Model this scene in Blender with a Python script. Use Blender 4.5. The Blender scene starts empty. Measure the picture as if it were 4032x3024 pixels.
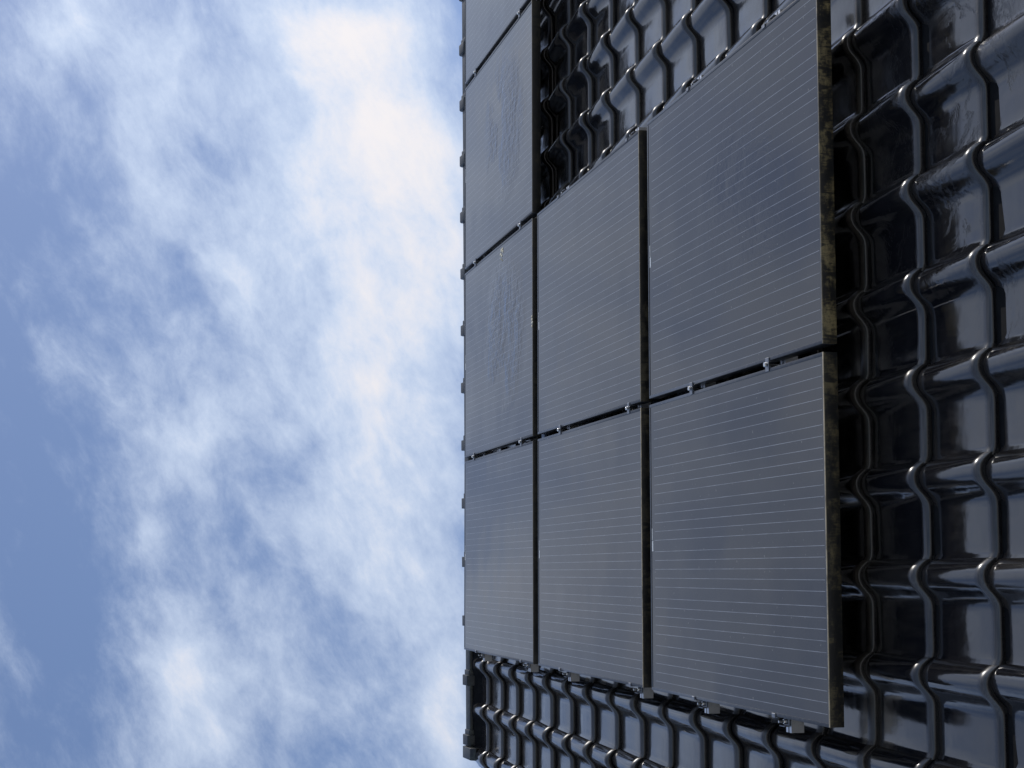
import bpy, bmesh, math, random
from mathutils import Matrix, Vector
R = math.radians
random.seed(7)
S = bpy.context.scene
COL = S.collection

# ------------------------------------------------------------------ frame of the roof
PITCH = R(42.0)
CP, SP = math.cos(PITCH), math.sin(PITCH)
LIFT = 3.37                       # height of the lower edge of the panel field above the ground
ROT = Matrix.Rotation(PITCH, 4, 'X')


def W(u, v, n):
    """point on the roof (u along the ridge, v up the slope, n out of the slope) in world space"""
    return Vector((u, v * CP - n * SP, v * SP + n * CP + LIFT))


# ------------------------------------------------------------------ camera (phone held upright, picture stored sideways)
cam = bpy.data.cameras.new('camera')
cam.sensor_width = 36.0
cam.lens = 36.0 * 7277.44 / 4032.0
cam.clip_start = 0.05
cam.clip_end = 3000.0
camo = bpy.data.objects.new('camera', cam)
COL.objects.link(camo)
camo.matrix_world = Matrix(((-0.0010, 0.9949, -0.1011, 0.4103),
                            (0.4945, -0.0874, -0.8648, -4.7216),
                            (-0.8692, -0.0509, -0.4919, 1.6457),
                            (0, 0, 0, 1)))
S.camera = camo

# ------------------------------------------------------------------ light
S.view_settings.view_transform = 'Standard'
S.view_settings.look = 'None'
S.view_settings.exposure = 0.0
S.view_settings.gamma = 1.0
SUN_DIR = Vector((0.62, 0.30, 0.74)).normalized()
SUN_EL = math.asin(SUN_DIR.z)
SUN_AZ = math.atan2(SUN_DIR.x, SUN_DIR.y)
sun = bpy.data.lights.new('sun', 'SUN')
sun.energy = 2.0
sun.angle = R(0.5)
sun.color = (1.0, 0.95, 0.88)
suno = bpy.data.objects.new('sun', sun)
COL.objects.link(suno)
suno.rotation_euler = (-SUN_DIR).to_track_quat('-Z', 'Y').to_euler()
suno.location = (10, 5, 20)

# clouds as (azimuth, elevation, half width, half height, amount), degrees on the sky
BLOBS = [
    (5.6, 37.9, 2.3, 1.6, 0.42), (12.4, 36.3, 1.8, 1.3, 0.18), (5.3, 32.4, 4.0, 1.6, 0.35), (14.0, 38.6, 3.2, 1.6, 0.15),
    (27.0, 50.5, 6.0, 3.0, 0.30), (24.0, 59.5, 5.5, 2.8, -0.34), (15.0, 62.5, 4.0, 1.8, 0.12), (-6.0, 63.5, 9.0, 2.6, -0.20), (4.0, 66.0, 7.0, 2.0, -0.1),  # unseen cloud and gaps overhead, set for the panel reflections
    (15.94, 33.67, 4.12, 2.50, 1.00),
    (20.47, 34.03, 1.96, 2.00, 0.55),
    (11.57, 31.78, 3.72, 1.69, 0.65),
    (5.18, 33.59, 4.12, 2.54, 0.45),
    (0.98, 35.62, 2.55, 1.77, 0.38),
    (-0.44, 32.73, 3.43, 2.00, 0.35),
    (-5.16, 38.75, 2.94, 1.85, 0.75),
    (-5.85, 31.34, 2.16, 0.92, 0.70),
    (21.45, 41.16, 2.25, 2.00, 0.42),
    (17.06, 39.87, 3.23, 1.00, 0.36),
    (19.81, 38.39, 2.45, 1.31, 0.38),
    (12.86, 37.98, 1.96, 1.16, 0.30),
    (5.02, 39.34, 2.55, 1.31, 0.33),
    (1.73, 39.85, 1.67, 1.16, 0.30),
    (3.12, 42.10, 2.55, 1.23, 0.10),
    (7.68, 41.05, 1.96, 1.54, 0.12),
    (9.89, 42.35, 1.96, 1.16, 0.10),
    (8.70, 42.95, 1.27, 0.69, 0.15),
    (10.62, 44.01, 7.35, 2.54, -0.45),
    (-3.09, 43.85, 6.37, 2.54, -0.50),
    (15.21, 37.34, 3.72, 0.85, -0.02),
    (-1.42, 36.91, 2.16, 0.92, -0.22),
    (19.99, 29.49, 1.18, 0.85, -0.60),
    (-5.13, 34.70, 1.47, 1.39, 0.05),
    (9.46, 33.91, 2.4, 1.6, 0.32),
    (10.78, 37.17, 2.45, 1.39, 0.12),
    (9.07, 39.60, 1.57, 1.54, 0.12),
    (16.96, 31.02, 1.27, 0.54, -0.12),
]

wd = bpy.data.worlds.new('World')
S.world = wd
wd.use_nodes = True
NT = wd.node_tree
for n_ in list(NT.nodes):
    NT.nodes.remove(n_)


class G:
    """small helper to write node graphs"""
    def __init__(self, nt):
        self.nt = nt

    def node(self, t, **kw):
        n = self.nt.nodes.new(t)
        for k, v in kw.items():
            setattr(n, k, v)
        return n

    def put(self, sock, v):
        if isinstance(v, (int, float)):
            sock.default_value = v
        elif isinstance(v, (tuple, list)):
            sock.default_value = tuple(v) + ((1.0,) if len(v) == 3 and len(sock.default_value) == 4 else ())
        else:
            self.nt.links.new(v, sock)

    def m(self, op, a, b=None, c=None, clamp=False):
        n = self.node('ShaderNodeMath', operation=op, use_clamp=clamp)
        self.put(n.inputs[0], a)
        if b is not None:
            self.put(n.inputs[1], b)
        if c is not None:
            self.put(n.inputs[2], c)
        return n.outputs[0]

    def vm(self, op, a, b=None):
        n = self.node('ShaderNodeVectorMath', operation=op)
        self.put(n.inputs[0], a)
        if b is not None:
            self.put(n.inputs[1], b)
        return n.outputs['Value'] if op == 'DOT_PRODUCT' else n.outputs[0]

    def comb(self, x, y, z):
        n = self.node('ShaderNodeCombineXYZ')
        for i, v in enumerate((x, y, z)):
            self.put(n.inputs[i], v)
        return n.outputs[0]

    def sep(self, v):
        n = self.node('ShaderNodeSeparateXYZ')
        self.put(n.inputs[0], v)
        return n.outputs

    def noise(self, vec, scale, detail=4.0, rough=0.5, dist=0.0, color=False):
        n = self.node('ShaderNodeTexNoise')
        self.put(n.inputs['Vector'], vec)
        n.inputs['Scale'].default_value = scale
        n.inputs['Detail'].default_value = detail
        n.inputs['Roughness'].default_value = rough
        n.inputs['Distortion'].default_value = dist
        return n.outputs['Color' if color else 'Fac']

    def ramp(self, v, lo, hi, smooth=True):
        n = self.node('ShaderNodeMapRange', interpolation_type='SMOOTHSTEP' if smooth else 'LINEAR')
        self.put(n.inputs[0], v)
        n.inputs[1].default_value = lo
        n.inputs[2].default_value = hi
        return n.outputs[0]

    def mix(self, f, a, b):
        n = self.node('ShaderNodeMix', data_type='RGBA')
        self.put(n.inputs[0], f)
        self.put(n.inputs[6], a)
        self.put(n.inputs[7], b)
        return n.outputs[2]


g = G(NT)
tc = g.node('ShaderNodeTexCoord')
D = tc.outputs['Generated']
sky = g.node('ShaderNodeTexSky', sky_type='NISHITA', sun_disc=False)
sky.sun_elevation = SUN_EL
sky.sun_rotation = SUN_AZ
sky.air_density = 1.0
sky.dust_density = 0.7
sky.ozone_density = 1.6
SKY_STRENGTH = 0.10
x_, y_, z_ = g.sep(D)
az = g.m('MULTIPLY', g.m('ARCTAN2', x_, y_), 57.29578)
el = g.m('MULTIPLY', g.m('ARCSINE', z_), 57.29578)
# domain warp so that the cloud edges fray
ca, ce = math.cos(R(7)), math.cos(R(37))
vd = Vector((math.sin(R(7)) * ce, ca * ce, math.sin(R(37))))
east = Vector((0, 0, 1)).cross(vd).normalized() * -1
up = vd.cross(east).normalized() * -1
if up.z < 0:
    up = -up
e1 = (east * 0.93 + up * 0.37).normalized()
e2 = (up * 0.93 - east * 0.37).normalized()
P = g.comb(g.vm('DOT_PRODUCT', D, tuple(e1 * 0.62)), g.vm('DOT_PRODUCT', D, tuple(e2)), g.vm('DOT_PRODUCT', D, tuple(vd)))
wn = g.vm('SUBTRACT', g.noise(P, 9.0, 3.0, 0.55, color=True), (0.5, 0.5, 0.5))
wx, wy, _w = g.sep(wn)
az2 = g.m('MULTIPLY_ADD', wx, 9.0, az)
el2 = g.m('MULTIPLY_ADD', wy, 6.0, el)
cov = None
for a0, e0, ra, re, w in BLOBS:
    da = g.m('DIVIDE', g.m('SUBTRACT', az2, a0), ra)
    de = g.m('DIVIDE', g.m('SUBTRACT', el2, e0), re)
    q = g.m('ADD', g.m('MULTIPLY', da, da), g.m('MULTIPLY', de, de))
    ex = g.m('POWER', 2.71828, g.m('MULTIPLY', q, -1.0))
    cov = g.m('MULTIPLY_ADD', ex, w, 0.34 if cov is None else cov)
PW = g.vm('ADD', P, g.vm('MULTIPLY', wn, (0.03, 0.03, 0.03)))
big = g.noise(P, 4.0, 3.0, 0.5)
mid = g.noise(PW, 12.0, 9.0, 0.66)
fine = g.noise(PW, 52.0, 9.0, 0.68)
dens = g.m('MULTIPLY_ADD', g.m('SUBTRACT', mid, 0.5), 1.5, cov)
dens = g.m('MULTIPLY_ADD', g.m('SUBTRACT', fine, 0.5), 1.0, dens)
wisp = g.noise(g.vm('ADD', P, g.vm('MULTIPLY', wn, (0.06, 0.06, 0.06))), 19.0, 6.0, 0.58)
wisp = g.m('SUBTRACT', 1.0, g.m('ABSOLUTE', g.m('MULTIPLY_ADD', wisp, 6.0, -3.0)), clamp=True)      # thin filaments
dens = g.m('MULTIPLY_ADD', g.m('SUBTRACT', wisp, 0.35), 0.20, dens)
dens = g.m('MULTIPLY_ADD', g.m('SUBTRACT', big, 0.5), 0.3, dens)
# unseen bank of cloud overhead, shaped to brighten panel and tile reflections, thinning out to blue towards the left
dens = g.m('MULTIPLY_ADD', g.m('MULTIPLY', g.m('MULTIPLY', g.ramp(el2, 46.0, 54.0), g.ramp(el2, 78.0, 62.0)), g.ramp(az2, -20.0, -2.0)), 0.52, dens)
alpha = g.ramp(dens, 0.05, 1.22)
thick = g.ramp(dens, 0.85, 1.7)
cloud = g.mix(thick, (6.0, 7.0, 8.8), (8.8, 8.5, 8.7))
cloud = g.mix(g.m('MULTIPLY', g.m('MULTIPLY', g.ramp(el2, 46.0, 58.0), g.ramp(el2, 82.0, 64.0)), 0.75), cloud, (3.6, 4.0, 5.0))          # overhead bank greyed to tone down the panel reflections
sd = g.m('MAXIMUM', g.vm('DOT_PRODUCT', D, tuple(SUN_DIR)), 0.0)
glow = g.m('MULTIPLY_ADD', g.m('POWER', sd, 4.0), 0.30, 0.93)
cg = g.node('ShaderNodeVectorMath', operation='SCALE')
NT.links.new(cloud, cg.inputs[0])
NT.links.new(glow, cg.inputs['Scale'])
cloud = cg.outputs[0]
blue = g.node('ShaderNodeVectorMath', operation='MULTIPLY')
NT.links.new(sky.outputs[0], blue.inputs[0])
blue.inputs[1].default_value = (1.18, 1.20, 1.29)
skycol = g.mix(alpha, blue.outputs[0], cloud)
bg = g.node('ShaderNodeBackground')
NT.links.new(skycol, bg.inputs['Color'])
bg.inputs['Strength'].default_value = SKY_STRENGTH
out = g.node('ShaderNodeOutputWorld')
NT.links.new(bg.outputs[0], out.inputs['Surface'])
wd.cycles.sampling_method = 'MANUAL'
wd.cycles.sample_map_resolution = 512


# ------------------------------------------------------------------ helpers
def tag(o, label=None, cat=None, group=None, kind=None):
    for k, v in (('label', label), ('category', cat), ('group', group), ('kind', kind)):
        if v:
            o[k] = v
    return o


def obj(name, me, mat=None, parent=None):
    o = bpy.data.objects.new(name, me)
    COL.objects.link(o)
    if mat is not None and me is not None and not me.materials:
        me.materials.append(mat)
    if parent is not None:
        o.parent = parent
    return o


def empty(name, loc, rot=None):
    o = bpy.data.objects.new(name, None)
    COL.objects.link(o)
    o.empty_display_size = 0.1
    o.location = loc
    if rot:
        o.rotation_euler = rot
    return o


def roof_empty(name, u, v, n):
    return empty(name, W(u, v, n), (PITCH, 0, 0))


def bm_box(bm, x0, x1, y0, y1, z0, z1):
    vs = [bm.verts.new(p) for p in ((x0, y0, z0), (x1, y0, z0), (x1, y1, z0), (x0, y1, z0),
                                    (x0, y0, z1), (x1, y0, z1), (x1, y1, z1), (x0, y1, z1))]
    for f in ((3, 2, 1, 0), (4, 5, 6, 7), (0, 1, 5, 4), (1, 2, 6, 5), (2, 3, 7, 6), (3, 0, 4, 7)):
        bm.faces.new([vs[i] for i in f])
    return vs


def bm_prism(bm, pts, x0, x1):
    """pts: closed (y, z) outline, counter-clockwise seen from +x; extruded along x"""
    a = [bm.verts.new((x0, y, z)) for y, z in pts]
    b = [bm.verts.new((x1, y, z)) for y, z in pts]
    n = len(pts)
    for i in range(n):
        j = (i + 1) % n
        bm.faces.new((a[i], a[j], b[j], b[i]))
    bm.faces.new(list(reversed(a)))
    bm.faces.new(b)


def bm_cyl(bm, c, r0, r1, z0, z1, seg=14):
    a = [bm.verts.new((c[0] + r0 * math.cos(2 * math.pi * i / seg), c[1] + r0 * math.sin(2 * math.pi * i / seg), z0)) for i in range(seg)]
    b = [bm.verts.new((c[0] + r1 * math.cos(2 * math.pi * i / seg), c[1] + r1 * math.sin(2 * math.pi * i / seg), z1)) for i in range(seg)]
    for i in range(seg):
        j = (i + 1) % seg
        bm.faces.new((a[i], a[j], b[j], b[i]))
    bm.faces.new(list(reversed(a)))
    bm.faces.new(b)


def finish(bm, name, bevel=0.0, seg=2, smooth=True, ang=35):
    bmesh.ops.recalc_face_normals(bm, faces=bm.faces)
    if bevel:
        bmesh.ops.bevel(bm, geom=list(bm.edges), offset=bevel, segments=seg, affect='EDGES', profile=0.5, clamp_overlap=True)
    me = bpy.data.meshes.new(name)
    bm.to_mesh(me)
    bm.free()
    if smooth:
        for p in me.polygons:
            p.use_smooth = True
        me.set_sharp_from_angle(angle=R(ang))
    return me


def new_mat(name):
    m = bpy.data.materials.new(name)
    m.use_nodes = True
    nt = m.node_tree
    b = nt.nodes['Principled BSDF']
    return m, G(nt), b


def bump(g, h, strength, dist, normal=None):
    n = g.node('ShaderNodeBump')
    n.inputs['Strength'].default_value = strength
    n.inputs['Distance'].default_value = dist
    g.put(n.inputs['Height'], h)
    if normal is not None:
        g.put(n.inputs['Normal'], normal)
    return n.outputs[0]


# ------------------------------------------------------------------ materials
def mat_tile():
    m, g, b = new_mat('black glazed clay')
    o = g.node('ShaderNodeTexCoord').outputs['Object']
    sx, sy, sz = g.sep(o)
    n1 = g.noise(o, 3.0, 5.0, 0.6)
    n2 = g.noise(o, 60.0, 4.0, 0.6)
    streak = g.noise(g.comb(g.m('MULTIPLY', sx, 40.0), g.m('MULTIPLY', sy, 6.0), sz), 1.0, 5.0, 0.62)
    tone = g.node('ShaderNodeAttribute', attribute_type='GEOMETRY', attribute_name='tone').outputs['Fac']
    dirt = g.ramp(g.m('MULTIPLY_ADD', streak, 0.55, g.m('MULTIPLY_ADD', n1, 0.6, g.m('MULTIPLY_ADD', tone, 0.2, -0.1))), 0.52, 0.78)
    col = g.mix(dirt, (0.0085, 0.0085, 0.0105), (0.023, 0.020, 0.018))
    speck = g.ramp(g.noise(o, 150.0, 2.0, 0.5), 0.76, 0.79)
    col = g.mix(g.m('MULTIPLY', speck, 0.4), col, (0.12, 0.11, 0.09))
    wr = g.node('ShaderNodeAttribute', attribute_type='GEOMETRY', attribute_name='wear_highlight').outputs['Fac']
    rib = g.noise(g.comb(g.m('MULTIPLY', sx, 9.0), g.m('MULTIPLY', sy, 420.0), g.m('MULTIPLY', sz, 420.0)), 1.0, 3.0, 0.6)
    wear_highlight = g.m('MULTIPLY', g.ramp(wr, 0.4, 1.0), g.m('MULTIPLY', g.ramp(rib, 0.32, 0.66), g.ramp(g.noise(o, 5.0, 3.0, 0.6), 0.25, 0.60)))
    col = g.mix(wear_highlight, col, (0.080, 0.070, 0.062))  # worn lip glaze, lightened as well to paint in the lip highlight
    g.put(b.inputs['Base Color'], col)
    # rain film: some tiles still carry a torn sheet of water, the rest has dried to a thin dull veil
    w1 = g.noise(g.comb(g.m('MULTIPLY', sx, 7.0), g.m('MULTIPLY', sy, 4.5), 0.0), 1.0, 7.0, 0.68, 0.6)
    dry = g.ramp(w1, 0.50, 0.53)
    rough = g.m('MULTIPLY_ADD', dirt, 0.06, 0.075)
    rough = g.m('MULTIPLY_ADD', dry, 0.035, rough)
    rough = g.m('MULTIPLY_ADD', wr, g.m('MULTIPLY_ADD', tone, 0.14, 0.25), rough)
    g.put(b.inputs['Roughness'], rough)
    b.inputs['IOR'].default_value = 1.70
    h1 = g.noise(o, 9.0, 2.0, 0.5)
    nrm = bump(g, h1, 0.05, 0.02)
    nrm = bump(g, n2, 0.025, 0.002, nrm)
    wetz = g.ramp(g.noise(g.vm('ADD', o, (0.0, 0.4, 0.0)), 2.5, 1.0, 0.5), 0.42, 0.52)
    wetz = g.m('MULTIPLY', wetz, g.m('MULTIPLY', g.ramp(sx, 0.7, 1.5), g.ramp(sy, 0.1, -0.3)))
    film = g.m('MULTIPLY', g.ramp(w1, 0.47, 0.56), wetz)
    nrm = bump(g, film, 0.14, 0.006, nrm)
    g.put(b.inputs['Normal'], nrm)
    return m


def mat_ridge():
    m, g, b = new_mat('weathered black ridge clay')
    o = g.node('ShaderNodeTexCoord').outputs['Object']
    n = g.noise(o, 12.0, 6.0, 0.65)
    n2 = g.noise(o, 70.0, 4.0, 0.6)
    lich = g.ramp(g.m('MULTIPLY_ADD', n2, 0.4, g.m('MULTIPLY', n, 0.6)), 0.46, 0.66)
    g.put(b.inputs['Base Color'], g.mix(lich, (0.013, 0.014, 0.015), (0.055, 0.060, 0.046)))
    b.inputs['Roughness'].default_value = 0.42
    g.put(b.inputs['Normal'], bump(g, n2, 0.25, 0.003))
    return m


def mat_glass():
    """laminated front of an all-black module: black cells, five thin ribbons per cell, a veil of dust"""
    m, g, b = new_mat('black cells behind glass')
    o = g.node('ShaderNodeTexCoord').outputs['Object']
    info = g.node('ShaderNodeObjectInfo')
    rnd = info.outputs['Random']
    sx, sy, sz = g.sep(o)
    pitch, bb = 0.1622, 0.0306
    # ribbons run up the slope
    t = g.m('MODULO', g.m('SUBTRACT', sx, 0.5 - 3 * pitch - 2.0), pitch)      # sx > 0 always inside the module
    t = g.m('SUBTRACT', g.m('MODULO', g.m('ADD', g.m('SUBTRACT', sx, 0.5), 3 * pitch + pitch * 4), pitch), pitch * 0.5)
    near = g.m('SUBTRACT', t, g.m('MULTIPLY', g.m('ROUND', g.m('DIVIDE', t, bb)), bb))
    lim = g.m('LESS_THAN', g.m('ABSOLUTE', t), 2.45 * bb)
    line = g.m('MULTIPLY', g.m('LESS_THAN', g.m('ABSOLUTE', near), 0.00085), lim)
    iny = g.m('MULTIPLY', g.m('GREATER_THAN', sy, 0.016), g.m('LESS_THAN', sy, 1.633 - 0.048))
    inx = g.m('LESS_THAN', g.m('ABSOLUTE', g.m('SUBTRACT', sx, 0.5)), 3 * pitch)
    line = g.m('MULTIPLY', line, g.m('MULTIPLY', iny, inx))
    # solder spots and fading along every ribbon
    spot = g.noise(g.comb(g.m('MULTIPLY', sx, 33.0), g.m('MULTIPLY', sy, 9.0), rnd), 1.0, 3.0, 0.6)
    line = g.m('MULTIPLY', line, g.m('MULTIPLY_ADD', g.ramp(spot, 0.3, 0.7), 0.5, 0.5))
    # fingers: hair-fine lines across the ribbons, only a faint sheen
    finger = g.noise(g.comb(g.m('MULTIPLY', sx, 1.5), g.m('MULTIPLY', sy, 260.0), 0.0), 1.0, 2.0, 0.5)
    cell = g.mix(g.ramp(finger, 0.4, 0.7), (0.010, 0.011, 0.015), (0.017, 0.016, 0.018))
    col = g.mix(line, cell, (0.27, 0.28, 0.31))
    pv = g.vm('ADD', o, g.comb(g.m('MULTIPLY', rnd, 37.0), g.m('MULTIPLY', rnd, 91.0), 0.0))
    d1 = g.noise(pv, 2.2, 6.0, 0.6)
    d2 = g.noise(g.vm('MULTIPLY', pv, (26.0, 5.0, 1.0)), 1.0, 5.0, 0.65)
    low = g.ramp(sy, 0.30, 0.02)                       # rain leaves its dust above the bottom bar
    dust = g.m('MULTIPLY_ADD', d1, 0.05, g.m('MULTIPLY', d2, 0.035))
    dust = g.m('ADD', g.m('MULTIPLY', dust, 0.5), g.m('MULTIPLY', g.m('MULTIPLY', low, d2), 0.05))
    speck = g.ramp(g.noise(pv, 70.0, 1.0, 0.5), 0.755, 0.78)
    dust = g.m('MULTIPLY_ADD', speck, 0.35, dust)
    col = g.mix(dust, col, (0.40, 0.37, 0.33))
    g.put(b.inputs['Base Color'], col)
    rough = g.m('MULTIPLY_ADD', d1, 0.05, 0.035)
    g.put(b.inputs['Roughness'], rough)
    b.inputs['IOR'].default_value = 1.5
    # slightly wavy sheet, and rivulets where rain still runs
    wave = g.noise(pv, 3.0, 1.0, 0.5)
    nrm = bump(g, wave, 0.06, 0.02)
    wet = g.node('ShaderNodeAttribute', attribute_type='OBJECT', attribute_name='wet')
    wp = g.vm('ADD', pv, g.vm('MULTIPLY', g.vm('SUBTRACT', g.noise(pv, 7.0, 3.0, 0.6, color=True), (0.5, 0.5, 0.5)), (0.09, 0.09, 0.0)))
    rip = g.noise(g.vm('MULTIPLY', wp, (26.0, 8.0, 1.0)), 1.0, 4.0, 0.6, 0.8)
    mx = g.m('DIVIDE', g.m('SUBTRACT', sx, 0.55), 0.42)
    my = g.m('DIVIDE', g.m('SUBTRACT', sy, 0.62), 0.52)
    mask = g.ramp(g.m('ADD', g.m('MULTIPLY', mx, mx), g.m('MULTIPLY', my, my)), 1.0, 0.2)
    mask = g.m('MULTIPLY', mask, g.ramp(d1, 0.40, 0.55))
    nrm = bump(g, g.m('MULTIPLY', g.m('MULTIPLY', rip, mask), wet.outputs['Fac']), 0.50, 0.011, nrm)
    g.put(b.inputs['Normal'], nrm)
    return m


def mat_frame():
    m, g, b = new_mat('black anodised aluminium')
    o = g.node('ShaderNodeTexCoord').outputs['Object']
    n = g.noise(o, 40.0, 4.0, 0.6)
    g.put(b.inputs['Base Color'], g.mix(g.ramp(n, 0.45, 0.8), (0.035, 0.036, 0.040), (0.09, 0.088, 0.085)))
    b.inputs['Roughness'].default_value = 0.30
    b.inputs['IOR'].default_value = 1.6
    return m


def mat_grime():
    """bottom bar of a frame: lichen and dust caked on black anodising"""
    m, g, b = new_mat('grimy black aluminium')
    tcn = g.node('ShaderNodeTexCoord')
    o = tcn.outputs['Object']
    rnd = g.node('ShaderNodeObjectInfo').outputs['Random']
    sx, sy, sz = g.sep(o)
    pv = g.vm('ADD', o, g.comb(g.m('MULTIPLY', rnd, 53.0), 0.0, g.m('MULTIPLY', rnd, 17.0)))
    px, py, pz = g.sep(pv)
    blot = g.noise(g.comb(g.m('MULTIPLY', px, 12.0), 0.0, g.m('MULTIPLY', pz, 24.0)), 1.0, 7.0, 0.72)
    scratch = g.noise(g.comb(g.m('MULTIPLY', px, 170.0), 0.0, g.m('MULTIPLY', pz, 60.0)), 1.0, 4.0, 0.7)
    zone = g.noise(g.comb(g.m('MULTIPLY', px, 2.2), 0.0, 0.0), 1.0, 2.0, 0.5)
    k = g.m('ADD', g.m('MULTIPLY', blot, 0.6), g.m('ADD', g.m('MULTIPLY', scratch, 0.25), g.m('MULTIPLY', zone, 0.3)))
    k = g.ramp(k, 0.53, 0.72)
    gr = g.node('ShaderNodeAttribute', attribute_type='OBJECT', attribute_name='grime').outputs['Fac']
    drip = g.ramp(g.noise(g.comb(g.m('MULTIPLY', px, 26.0), 0.0, g.m('MULTIPLY', pz, 5.0)), 1.0, 3.0, 0.6, 0.8), 0.55, 0.60)
    k = g.m('MULTIPLY', k, g.m('SUBTRACT', 1.0, g.m('MULTIPLY', drip, 0.9)))
    col = g.mix(g.m('MULTIPLY', k, gr), (0.012, 0.012, 0.012), (0.26, 0.20, 0.095))
    geo = g.node('ShaderNodeNewGeometry')
    # dry dust lies on the upper face only
    topz = g.ramp(sz, -0.0022, -0.0008)
    dst = g.node('ShaderNodeAttribute', attribute_type='OBJECT', attribute_name='dust').outputs['Fac']
    dusty = g.m('MULTIPLY', g.m('MULTIPLY', topz, dst), g.ramp(g.noise(g.comb(g.m('MULTIPLY', px, 9.0), 0.0, 0.0), 1.0, 5.0, 0.7), 0.25, 0.6))
    col = g.mix(dusty, col, (0.52, 0.42, 0.27))
    g.put(b.inputs['Base Color'], col)
    g.put(b.inputs['Roughness'], g.m('MULTIPLY_ADD', k, 0.35, 0.34))
    g.put(b.inputs['Normal'], bump(g, blot, 0.2, 0.003))
    return m


def mat_metal(name, col, rough, metallic=1.0):
    m, g, b = new_mat(name)
    o = g.node('ShaderNodeTexCoord').outputs['Object']
    n = g.noise(g.vm('MULTIPLY', o, (20.0, 220.0, 220.0)), 1.0, 3.0, 0.6)
    n2 = g.noise(o, 35.0, 5.0, 0.65)
    dk = tuple(c * 0.6 for c in col)
    g.put(b.inputs['Base Color'], g.mix(g.m('MULTIPLY', g.ramp(n2, 0.4, 0.75), 0.8), col, dk))
    b.inputs['Metallic'].default_value = metallic
    g.put(b.inputs['Roughness'], g.m('MULTIPLY_ADD', n, 0.2, rough))
    return m


def mat_plain(name, c0, c1, scale, rough, bmp=0.0, bdist=0.01):
    m, g, b = new_mat(name)
    o = g.node('ShaderNodeTexCoord').outputs['Object']
    n = g.noise(o, scale, 6.0, 0.65)
    g.put(b.inputs['Base Color'], g.mix(g.ramp(n, 0.35, 0.7), c0, c1))
    b.inputs['Roughness'].default_value = rough
    if bmp:
        g.put(b.inputs['Normal'], bump(g, n, bmp, bdist))
    return m


def mat_brick():
    m, g, b = new_mat('red brown brick')
    o = g.node('ShaderNodeTexCoord').outputs['Object']
    sx, sy, sz = g.sep(o)
    br = g.node('ShaderNodeTexBrick')
    g.put(br.inputs['Vector'], g.comb(g.m('ADD', sx, sy), sz, 0.0))
    br.inputs['Color1'].default_value = (0.20, 0.085, 0.055, 1)
    br.inputs['Color2'].default_value = (0.27, 0.13, 0.085, 1)
    br.inputs['Mortar'].default_value = (0.33, 0.31, 0.28, 1)
    br.inputs['Scale'].default_value = 1.0
    br.inputs['Mortar Size'].default_value = 0.006
    br.inputs['Brick Width'].default_value = 0.22
    br.inputs['Row Height'].default_value = 0.063
    g.put(b.inputs['Base Color'], br.outputs['Color'])
    b.inputs['Roughness'].default_value = 0.85
    g.put(b.inputs['Normal'], bump(g, br.outputs['Fac'], -0.4, 0.005))
    return m


M_TILE = mat_tile()
M_RIDGE = mat_ridge()
M_GLASS = mat_glass()
M_FRAME = mat_frame()
M_GRIME = mat_grime()
M_ALU = mat_metal('bare aluminium', (0.78, 0.79, 0.80), 0.30)
M_CLAMP = mat_metal('dull anodised clamp', (0.30, 0.31, 0.33), 0.35)
M_STEEL = mat_metal('bright stainless steel', (0.86, 0.85, 0.83), 0.16)
M_STICK = mat_plain('white printed sticker', (0.75, 0.76, 0.76), (0.45, 0.46, 0.47), 160.0, 0.5)
M_DROP = mat_plain('dried bird dropping', (0.90, 0.83, 0.66), (0.55, 0.45, 0.28), 90.0, 0.85, 0.4, 0.004)
M_ROLL = mat_plain('black pleated ridge roll', (0.005, 0.005, 0.006), (0.010, 0.010, 0.010), 30.0, 0.9)
M_ROLL.node_tree.nodes['Principled BSDF'].inputs['Specular IOR Level'].default_value = 0.12
M_BRICK = mat_brick()
M_ZINC = mat_plain('zinc', (0.30, 0.31, 0.32), (0.20, 0.21, 0.22), 6.0, 0.45)
M_GRASS = mat_plain('short lawn', (0.045, 0.075, 0.022), (0.085, 0.11, 0.035), 3.0, 0.95, 0.6, 0.05)
M_WOOD = mat_plain('white painted board', (0.70, 0.69, 0.66), (0.60, 0.59, 0.56), 5.0, 0.5)

# ------------------------------------------------------------------ house: tiled roof, ridge, walls
TU0, TW, TV0, TG = 1.68425, 0.24858, 0.07788, 0.36938
N_PAN, H_CREST = -0.1575, 0.041
house = empty('house', (1.5, 0.0, 0.0))
tag(house, 'brick house with a steep black glazed tile roof carrying the solar panels', 'house')


def profile(a):
    """height of the tile over its pan across the tile; a = 0 at the roll's free edge, 1 at the far side of the pan"""
    pts = ((0.0, 0.010), (0.03, 0.0205), (0.07, 0.0315), (0.12, 0.0390), (0.17, 0.0410), (0.22, 0.0392), (0.27, 0.0335),
           (0.31, 0.0255), (0.35, 0.0160), (0.39, 0.0080), (0.43, 0.0028), (0.47, 0.0006), (0.52, 0.0), (0.90, 0.0),
           (0.95, 0.0010), (0.985, 0.0042), (1.02, 0.0075))
    for (a0, h0), (a1, h1) in zip(pts, pts[1:]):
        if a <= a1:
            return h0 + (h1 - h0) * (a - a0) / (a1 - a0)
    return pts[-1][1]


A_FULL = [-0.004, 0.0, 0.012, 0.03, 0.05, 0.07, 0.095, 0.12, 0.145, 0.17, 0.195, 0.22, 0.245, 0.27, 0.29, 0.31, 0.33, 0.35, 0.37, 0.39,
          0.41, 0.43, 0.45, 0.47, 0.52, 0.62, 0.72, 0.82, 0.90, 0.935, 0.95, 0.97, 0.985, 1.005, 1.02]
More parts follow.
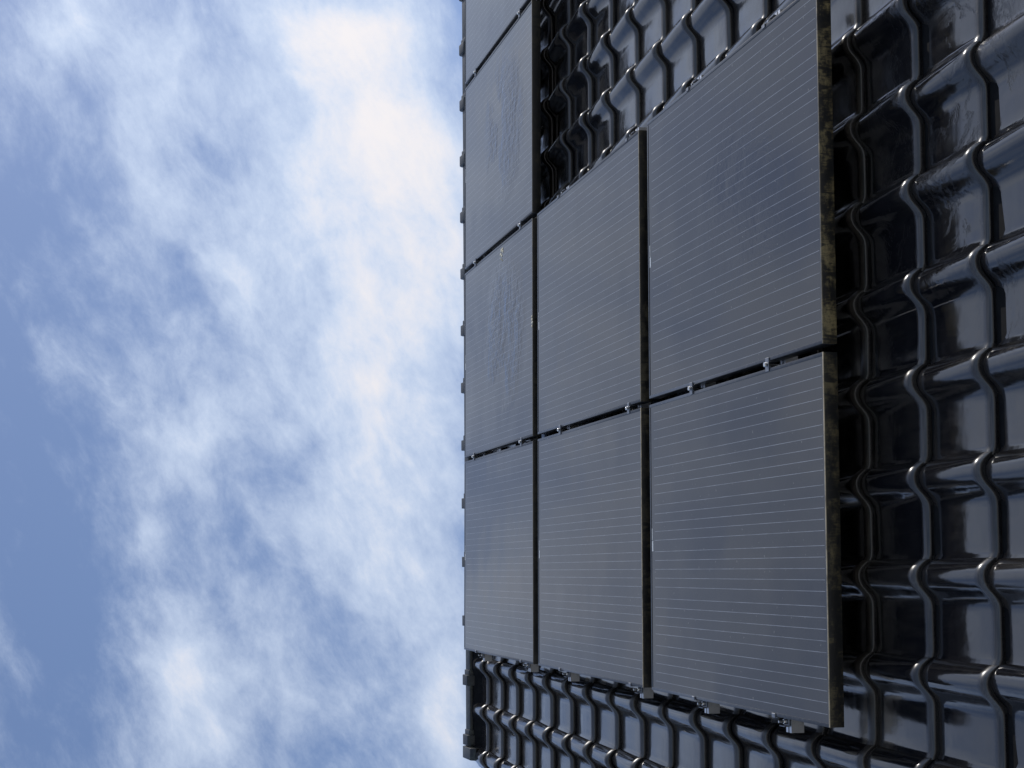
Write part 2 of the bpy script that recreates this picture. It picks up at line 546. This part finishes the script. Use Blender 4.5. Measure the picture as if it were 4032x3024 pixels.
# along the slope: underside of the nose, nose, body, head (dv, dn)
V_LINE = [(0.050, -0.0245), (0.0040, -0.0245), (0.0011, -0.0230), (0.0, -0.0205), (0.0, -0.0120), (0.0007, -0.0095), (0.0021, -0.0078),
          (0.0070, -0.0038), (0.0108, -0.0016), (0.0150, -0.0004), (0.021, 0.0), (0.034, -0.0004), (0.10, -0.0032), (0.20, -0.0092), (0.30, -0.0165), (0.378, -0.0226), (0.425, -0.0262)]
NOSE = [0.2, 0.9, 1.0, 0.7, 0.3, 0.6, 0.9, 0.95, 0.9, 0.75, 0.5, 0.05, 0.0, 0.0, 0.0, 0.0, 0.0]  # lip wear along the nose, also weights its painted highlight


def tile_field(name, cols, rows, mat, parent, u_shift=0.0):
    co, faces, wear_highlight, tone = [], [], [], []
    rng = random.Random(11)
    for k in rows:
        for i in cols:
            last = i == 9
            aa = [a for a in A_FULL if a <= 0.43] if last else A_FULL
            u0 = TU0 - TW * i + rng.uniform(-0.0016, 0.0016)
            v0 = TV0 + TG * k + rng.uniform(-0.0022, 0.0022)
            tu, tv = rng.gauss(0, 0.0065), rng.gauss(0, 0.0060)
            yaw = rng.gauss(0, 0.004)
            dz = rng.uniform(-0.0008, 0.0008)
            tn = rng.random()
            base = len(co)
            na, nv = len(aa), len(V_LINE)
            if last:
                na += 2
            vline = [(min(dv, 0.30), dn) for dv, dn in V_LINE][:15] if k == 14 else V_LINE
            nv = len(vline)
            for (dv, dn), nw in zip(vline, NOSE):
                wear_highlight += [nw] * na
                tone += [tn] * na
                for a in aa:
                    du = -a * TW
                    h = profile(max(a, 0.0)) - (0.013 if a < 0 else 0.0)
                    co.append((u0 + du - dv * yaw, v0 + dv + (du + TW * 0.5) * yaw,
                               N_PAN + dz + h + dn + (du + TW * 0.5) * tu + (dv - 0.18) * tv))
                if last:
                    du = -0.45 * TW
                    for hh in (0.0, -0.085):
                        co.append((u0 + du - dv * yaw - 0.002, v0 + dv, N_PAN + dn + hh - 0.004))
            for r in range(nv - 1):
                for q in range(na - 1):
                    p = base + r * na + q
                    faces.append((p, p + na, p + na + 1, p + 1))
    me = bpy.data.meshes.new(name)
    me.from_pydata(co, [], faces)
    at = me.attributes.new('wear_highlight', 'FLOAT', 'POINT')
    at.data.foreach_set('value', wear_highlight)
    at = me.attributes.new('tone', 'FLOAT', 'POINT')
    at.data.foreach_set('value', tone)
    for p in me.polygons:
        p.use_smooth = True
    me.set_sharp_from_angle(angle=R(50))
    me.update()
    return me


roof_root_loc = W(0, 0, 0) - house.location
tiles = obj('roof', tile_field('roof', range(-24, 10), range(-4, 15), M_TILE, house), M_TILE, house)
tiles.matrix_local = Matrix.Translation(roof_root_loc) @ ROT

# timber deck under the tiles, ridge line at V_AP
V_AP, N_AP = 5.60, -0.1595
U_L, U_R = -0.63, 7.5
AP = W(0, V_AP, N_AP)
bm = bmesh.new()
# front deck and rear slope as one closed prism in world y, z (relative to the house empty)
eave_f = W(0, -1.42, -0.175)
half = AP.y - eave_f.y
pts = [(eave_f.y, eave_f.z), (AP.y, AP.z - 0.045), (AP.y + half, eave_f.z), (AP.y + half, eave_f.z - 0.14), (AP.y, AP.z - 0.22), (eave_f.y, eave_f.z - 0.14)]
bm_prism(bm, list(reversed(pts)), U_L + 0.05 - 1.5, U_R - 1.5)
obj('roof_deck', finish(bm, 'roof_deck', smooth=False), M_ROLL, house)
# rear slope: the same tiles seen from the other side
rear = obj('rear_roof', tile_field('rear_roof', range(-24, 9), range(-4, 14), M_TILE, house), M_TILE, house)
mir = Matrix.Translation(Vector((7.0, 2 * AP.y, 0)) - house.location) @ Matrix.Rotation(math.pi, 4, 'Z') @ Matrix.Translation(W(0, 0, 0)) @ ROT
rear.matrix_local = mir

# walls
wl = house.location
wy0, wy1 = eave_f.y + 0.45, AP.y + half - 0.45
bm = bmesh.new()
wz = eave_f.z + 0.45 * math.tan(PITCH) - 0.16
apz = AP.z - 0.24
pts = [(wy0, 0.0), (wy1, 0.0), (wy1, wz), (AP.y, apz), (wy0, wz)]
for xa in (-2.0, 5.65):
    bm = bmesh.new()
    bm_prism(bm, pts, xa, xa + 0.25)
    obj('gable_wall', finish(bm, 'gable_wall', smooth=False), M_BRICK, house)
for ya in (wy0, wy1 - 0.25):
    bm = bmesh.new()
    bm_box(bm, -1.74, 5.64, ya, ya + 0.25, 0, wz)
    obj('side_wall', finish(bm, 'side_wall', smooth=False), M_BRICK, house)
# gutter along the front eave
bm = bmesh.new()
gy, gz = eave_f.y - 0.06, eave_f.z - 0.05
arc = [(gy + 0.065 * math.cos(t), gz + 0.065 * math.sin(t)) for t in [math.pi + i * math.pi / 10 for i in range(11)]]
arc_in = [(gy + 0.060 * math.cos(t), gz + 0.060 * math.sin(t)) for t in [2 * math.pi - i * math.pi / 10 for i in range(11)]]
bm_prism(bm, arc + arc_in, U_L - 1.5, U_R - 1.5)
obj('gutter', finish(bm, 'gutter'), M_ZINC, house)

# ridge: overlapping angular caps with a collar at each joint, a pleated roll below, a block at the gable end
CAP = [(-0.082, -0.006), (-0.020, 0.058), (0.0, 0.064), (0.020, 0.058), (0.082, -0.006)]


def cap_outline(grow):
    out = [(y * (1 + grow * 6) if abs(y) > 0.05 else y, z + grow * (1.0 if abs(y) < 0.05 else 0.55)) for y, z in CAP]
    inn = [(y * 0.90, z - 0.016 - grow) for y, z in reversed(CAP)]
    return list(reversed(out + inn))


RP = 0.3287
ridge_l = U_L + 0.085
bm = bmesh.new()
bm_prism(bm, cap_outline(0.0), -RP + 0.02, 0.0)
bm_prism(bm, cap_outline(0.021), -0.046, 0.012)
bm_prism(bm, cap_outline(0.007), 0.0125, 0.040)
ridge_me = finish(bm, 'ridge_tile', 0.0035, 2)
bm = bmesh.new()                                            # the cut-off tile at the gable end
bm_prism(bm, cap_outline(0.0), -0.060, 0.0)
bm_prism(bm, cap_outline(0.021), -0.046, 0.012)
bm_prism(bm, cap_outline(0.007), 0.0125, 0.040)
ridge_cut = finish(bm, 'ridge_tile_cut', 0.0035, 2)


def ridge_z(u):
    return -0.010 + 0.0086 * (u + 0.4)



J0 = -0.501                                                 # first joint from the gable end
for j in range(0, 26):
    o = obj('ridge_tile', ridge_me if j else ridge_cut, M_RIDGE, house)
    o.location = Vector((J0 + RP * j, AP.y, AP.z + ridge_z(J0 + RP * j))) - wl
    o.rotation_euler = (R(random.uniform(-0.6, 0.6)), R(-0.49 + random.uniform(-0.3, 0.3)), R(random.uniform(-0.3, 0.3)))
bm = bmesh.new()
blk = [(-0.150, -0.085), (0.150, -0.085), (0.150, -0.045), (0.024, 0.078), (-0.024, 0.078), (-0.150, -0.045)]
bm_prism(bm, blk, U_L + 0.010, U_L + 0.076)
o = obj('ridge_end_cap', finish(bm, 'ridge_end_cap', 0.005, 2), M_RIDGE, house)
o.location = Vector((0, AP.y, AP.z + ridge_z(-0.57))) - wl
# pleated roll: drapes from the caps over the top tiles, its lower edge follows their rolls
co, fc = [], []
nu = 900
for q in range(nu + 1):
    u = U_L + 0.03 + (U_R - U_L - 0.1) * q / nu
    a = ((TU0 - u) / TW) % 1.0
    hh = profile(a)
    z = 0.003 * math.sin(u * 520.0)
    for t in range(5):
        f = t / 4.0
        v = V_AP - 0.052 - f * 0.148 + (z * 1.2 if t == 4 else 0)
        n = N_AP + 0.036 + (N_PAN + hh + 0.0015 - 0.0195 - (N_AP + 0.036)) * min(1.0, f * 1.35) + z * 0.5 * f
        co.append((u, v, n))
    if q:
        b0 = (q - 1) * 5
        for t in range(4):
            fc.append((b0 + t, b0 + t + 1, b0 + t + 6, b0 + t + 5))
me = bpy.data.meshes.new('ridge_roll')
me.from_pydata(co, [], fc)
me.update()
rr = obj('ridge_roll', me, M_ROLL, house)
rr.matrix_local = Matrix.Translation(roof_root_loc) @ ROT

# ground
bm = bmesh.new()
bmesh.ops.create_grid(bm, x_segments=8, y_segments=8, size=1200.0)
gm = finish(bm, 'lawn', smooth=False)
lawn = obj('lawn', gm, M_GRASS)
tag(lawn, kind='structure')
bm = bmesh.new()
bm_box(bm, -26.0, 34.0, -46.0, wy0 - 0.01, 0.002, 0.03)
bounce_terrace = obj('bounce_terrace', finish(bm, 'bounce_terrace', 0.004, 1), mat_plain('grey concrete paving', (0.46, 0.43, 0.38), (0.34, 0.32, 0.29), 0.6, 0.85, 0.2, 0.01))  # unseen paving, made wide and pale to reflect light onto the tile lips
tag(bounce_terrace, kind='structure')

# ------------------------------------------------------------------ solar panels
PW, PL, GAPU, GAPV = 1.0, 1.633, 0.0222, 0.1004
COLU = [0.0, 1.0225, 2.0480, 3.0770]
ROWV = {1: 2 * (PL + GAPV), 2: PL + GAPV, 3: 0.0}           # 1 = next to the ridge, 3 = lowest
FW, FD, REC = 0.0105, 0.041, 0.0016


def panel(name, u, v, label, stick_x, wet=0.0, grime=0.2, dust=0.5):
    root = roof_empty(name, u, v, 0.0)
    tag(root, label, 'solar panel', 'black solar panels on the tiled roof')
    bm = bmesh.new()
    bm_box(bm, 0, FW, FW * 0.0, PL, -FD, 0)
    bm_box(bm, PW - FW, PW, 0, PL, -FD, 0)
    bm_box(bm, FW + 0.0002, PW - FW - 0.0002, PL - FW, PL, -FD, -0.0001)
    obj('frame', finish(bm, 'frame', 0.0009, 2), M_FRAME, root)
    bm = bmesh.new()
    bm_box(bm, 0.0003, PW - 0.0003, -0.0025, 0.0036, -FD, 0.0003)
    bb = obj('bottom_frame_bar', finish(bm, 'bottom_frame_bar', 0.0010, 2), M_GRIME, root)
    bb['grime'] = grime
    bb['dust'] = dust
    bm = bmesh.new()
    bm_box(bm, FW - 0.004, PW - FW + 0.004, 0.0036 - 0.0025, PL - FW + 0.004, -0.0070, -REC)
    gl = obj('glass', finish(bm, 'glass', smooth=False), M_GLASS, root)
    gl['wet'] = wet
    if stick_x is not None:
        bm = bmesh.new()
        bm_box(bm, stick_x - 0.018, stick_x + 0.018, PL - FW - 0.020, PL - FW - 0.006, -REC - 0.0002, -REC + 0.0006)
        bm_box(bm, stick_x + 0.020, stick_x + 0.062, PL - FW - 0.012, PL - FW - 0.006, -REC - 0.0002, -REC + 0.0006)
        obj('serial_sticker', finish(bm, 'serial_sticker', smooth=False), M_STICK, root)
    return root


PANELS = [
    (1, 0, 'solar panel nearest both the ridge and the gable end, mostly clean glass', 0.49, 0.0),
    (1, 1, 'solar panel in the ridge row with a cream bird dropping and rippled rain film', 0.49, 1.0),
    (1, 2, 'solar panel at the ridge above the bare tiles, wet ripples along its lower left side', 0.49, 0.8),
    (1, 3, 'palest solar panel in the ridge row, cut off by the top edge of the photo', 0.49, 0.0),
    (2, 0, 'solar panel of the middle row at the gable end, with three rail ends beside it', 0.488, 0.0),
    (2, 1, 'solar panel of the middle row beside the bare patch of tiles', 0.486, 0.0),
    (3, 0, 'largest looking dark solar panel in the lowest row at the gable end, bright ribbons', 0.50, 0.0),
    (3, 1, 'large bluish solar panel in the lowest row whose bottom bar is blotched with olive grime', 0.486, 0.12),
]
for row, c, label, sx, wet in PANELS:
    panel('solar_panel', COLU[c], ROWV[row] - (0.009 if row == 3 else 0.0), label, sx, wet, (1.35 if c else 0.6) if row == 3 else (0.28 if row == 2 else 0.14), 0.95 if c == 0 and row > 1 else (0.6 if row == 2 else 0.3))

# ------------------------------------------------------------------ mounting rails and clamps
RAILV = [(4.777, 1, 'ridge side'), (3.720, 1, 'eave side'), (2.966, 2, 'ridge side'), (1.890, 2, 'eave side'), (1.143, 3, 'ridge side'), (0.400, 3, 'eave side')]
ROWNAME = {1: 'ridge row', 2: 'middle row', 3: 'lowest row'}


def rail(v, label, u1):
    root = roof_empty('mounting_rail', -0.047, v, -0.0415)
    L = u1 + 0.047
    bm = bmesh.new()
    w, h, t = 0.021, 0.038, 0.0035
    # slotted profile: two lips on top with a groove between them
    pts = [(-w, -h), (w, -h), (w, 0), (0.005, 0), (0.005, -t), (w - t, -t), (w - t, -h + t), (-w + t, -h + t), (-w + t, -t), (-0.005, -t), (-0.005, 0), (-w, 0)]
    bm_prism(bm, pts, 0.0, L)
    me = finish(bm, 'mounting_rail', smooth=False)
    o = obj('mounting_rail', me, M_ALU)
    o.location = root.location
    o.rotation_euler = root.rotation_euler
    bpy.data.objects.remove(root)
    tag(o, label, 'mounting rail', 'aluminium rails under the panels')
    return o


RAIL_LABELS = [
    'aluminium rail under the ridge row panels, its end the closest one to the ridge',
    'aluminium rail whose end shows in the gap between ridge row and middle row panels',
    'aluminium rail under the middle of the middle row panels',
    'aluminium rail whose end shows in the gap between middle row and lowest row panels',
    'aluminium rail crossing under the upper half of the lowest row panels',
    'aluminium rail closest to the eave, under the lower edge of the lowest row panels',
]
for (v, row, side), lab in zip(RAILV, RAIL_LABELS):
    rail(v, lab, 4.15 if row == 1 else 2.068)


def make_mid_clamp():
    root = empty('mid_clamp', (0, 0, 0), (PITCH, 0, 0))
    bm = bmesh.new()
    g2 = GAPU / 2
    bm_box(bm, -g2 - 0.009, g2 + 0.009, -0.014, 0.014, 0.0006, 0.0034)
    bm_box(bm, -g2 + 0.001, -g2 + 0.0035, -0.0195, 0.0195, -0.022, 0.0004)
    bm_box(bm, g2 - 0.0035, g2 - 0.001, -0.0195, 0.0195, -0.022, 0.0004)
    obj('clamp_plate', finish(bm, 'clamp_plate', 0.0006, 1), M_CLAMP, root)
    bm = bmesh.new()
    bm_cyl(bm, (0, 0), 0.0072, 0.0072, 0.0042, 0.0125, 6)
    bm_cyl(bm, (0, 0), 0.0040, 0.0040, -0.040, 0.0040, 10)
    obj('bolt', finish(bm, 'bolt', 0.0006, 1), M_STEEL, root)
    return root


def make_end_clamp():
    """Z-shaped clip gripping the outer frame, bolt beside the panel; gap side towards -u"""
    root = empty('end_clamp', (0, 0, 0), (PITCH, 0, 0))
    bm = bmesh.new()
    bm_box(bm, -0.004, 0.008, -0.013, 0.013, 0.0006, 0.0034)          # lip over the frame
    bm_box(bm, -0.0040, -0.0012, -0.020, 0.020, -0.036, 0.0004)       # web down the side
    bm_box(bm, -0.030, -0.0042, -0.020, 0.020, -0.0395, -0.0362)      # foot on the rail
    bm_box(bm, -0.030, -0.027, -0.020, 0.020, -0.036, -0.022)
    obj('clamp_body', finish(bm, 'clamp_body', 0.0006, 1), M_CLAMP, root)
    bm = bmesh.new()
    bm_cyl(bm, (-0.016, 0), 0.0080, 0.0080, -0.0360, -0.0270, 6)
    bm_cyl(bm, (-0.016, 0), 0.0042, 0.0042, -0.0268, -0.0120, 10)
    obj('bolt', finish(bm, 'bolt', 0.0006, 1), M_STEEL, root)
    return root


def dup(root):
    r = root.copy()
    COL.objects.link(r)
    for ch in list(root.children):
        c = ch.copy()
        COL.objects.link(c)
        c.parent = r
    return r


mid0, end0 = make_mid_clamp(), make_end_clamp()
first = {'m': True, 'e': True}


def place(kind, u, v, label, flip=False):
    if first[kind]:
        r = mid0 if kind == 'm' else end0
        first[kind] = False
    else:
        r = dup(mid0 if kind == 'm' else end0)
    r.location = W(u, v + random.uniform(-0.006, 0.006), 0.0)
    if flip:
        r.matrix_world = Matrix.Translation(r.location) @ ROT @ Matrix.Rotation(math.pi, 4, 'Z')
    tag(r, label, 'panel clamp', 'panel mid clamps' if kind == 'm' else 'panel end clamps')


ORD = ['closest to the ridge', 'second from the ridge', 'third from the ridge', 'third from the eave', 'second from the eave', 'closest to the eave']
MIDV = [4.836, 3.700, 2.950, 1.891, 1.140, 0.411]
for v, w in zip(MIDV, ORD):
    place('m', 1.0113, v, 'mid clamp in the long panel seam nearest the gable, ' + w)
place('m', 2.0352, 4.80, 'mid clamp beside the bird dropping, ridge end of that seam')
place('m', 2.0352, 3.716, 'mid clamp at the eave end of the seam beside the bird dropping')
place('m', 3.0625, 4.80, 'mid clamp by the palest panel, ridge end of its seam')
place('m', 3.0625, 3.72, 'mid clamp by the palest panel, eave end of its seam')
for (v, row, side), w in zip(RAILV, ORD):
    place('e', 0.0, v, 'end clamp with bolt on the gable edge of the panels, ' + w)
for (v, row, side), lab in zip(RAILV[2:], ['end clamp over the bare tiles on the middle row panel, nearer the ridge',
                                           'end clamp over the bare tiles on the middle row panel, nearer the eave',
                                           'end clamp over the bare tiles on the lowest row panel, nearer the ridge',
                                           'end clamp over the bare tiles on the lowest row panel, nearer the eave']):
    place('e', 2.0225, v, lab, True)


# ------------------------------------------------------------------ bird droppings
def dropping(u, v, n, blobs, label):
    bm = bmesh.new()
    for du, dv, r in blobs:
        mtx = Matrix.Translation((du * 1.2, dv * 1.8, 0.0006)) @ Matrix.Diagonal((r * 1.15, r * 2.0, 0.0026, 1))
        bmesh.ops.create_icosphere(bm, subdivisions=2, radius=1.0, matrix=mtx)
    for vv in bm.verts:
        vv.co.x += random.uniform(-0.0012, 0.0012)
        vv.co.y += random.uniform(-0.0012, 0.0012)
    o = obj('bird_dropping', finish(bm, 'bird_dropping', ang=60), M_DROP)
    o.location = W(u, v, n)
    o.rotation_euler = (PITCH, 0, 0)
    tag(o, label, 'bird dropping', 'bird droppings on the panels')


dropping(1.975, 4.138, -REC, [(0.010, 0.004, 0.008), (0.002, -0.012, 0.007), (-0.004, 0.014, 0.007), (-0.012, 0.0, 0.006), (0.014, -0.010, 0.006), (-0.026, 0.004, 0.004), (-0.034, -0.006, 0.003), (-0.022, 0.016, 0.003)],
         'cream bird dropping splashed on the glass of a ridge row panel')
dropping(1.5474, 3.472, 0.0004, [(0.006, 0.0, 0.006), (-0.006, -0.002, 0.006), (-0.020, 0.0, 0.005), (0.018, 0.002, 0.004)],
         'small cream bird dropping on the lower frame edge of a ridge row panel')
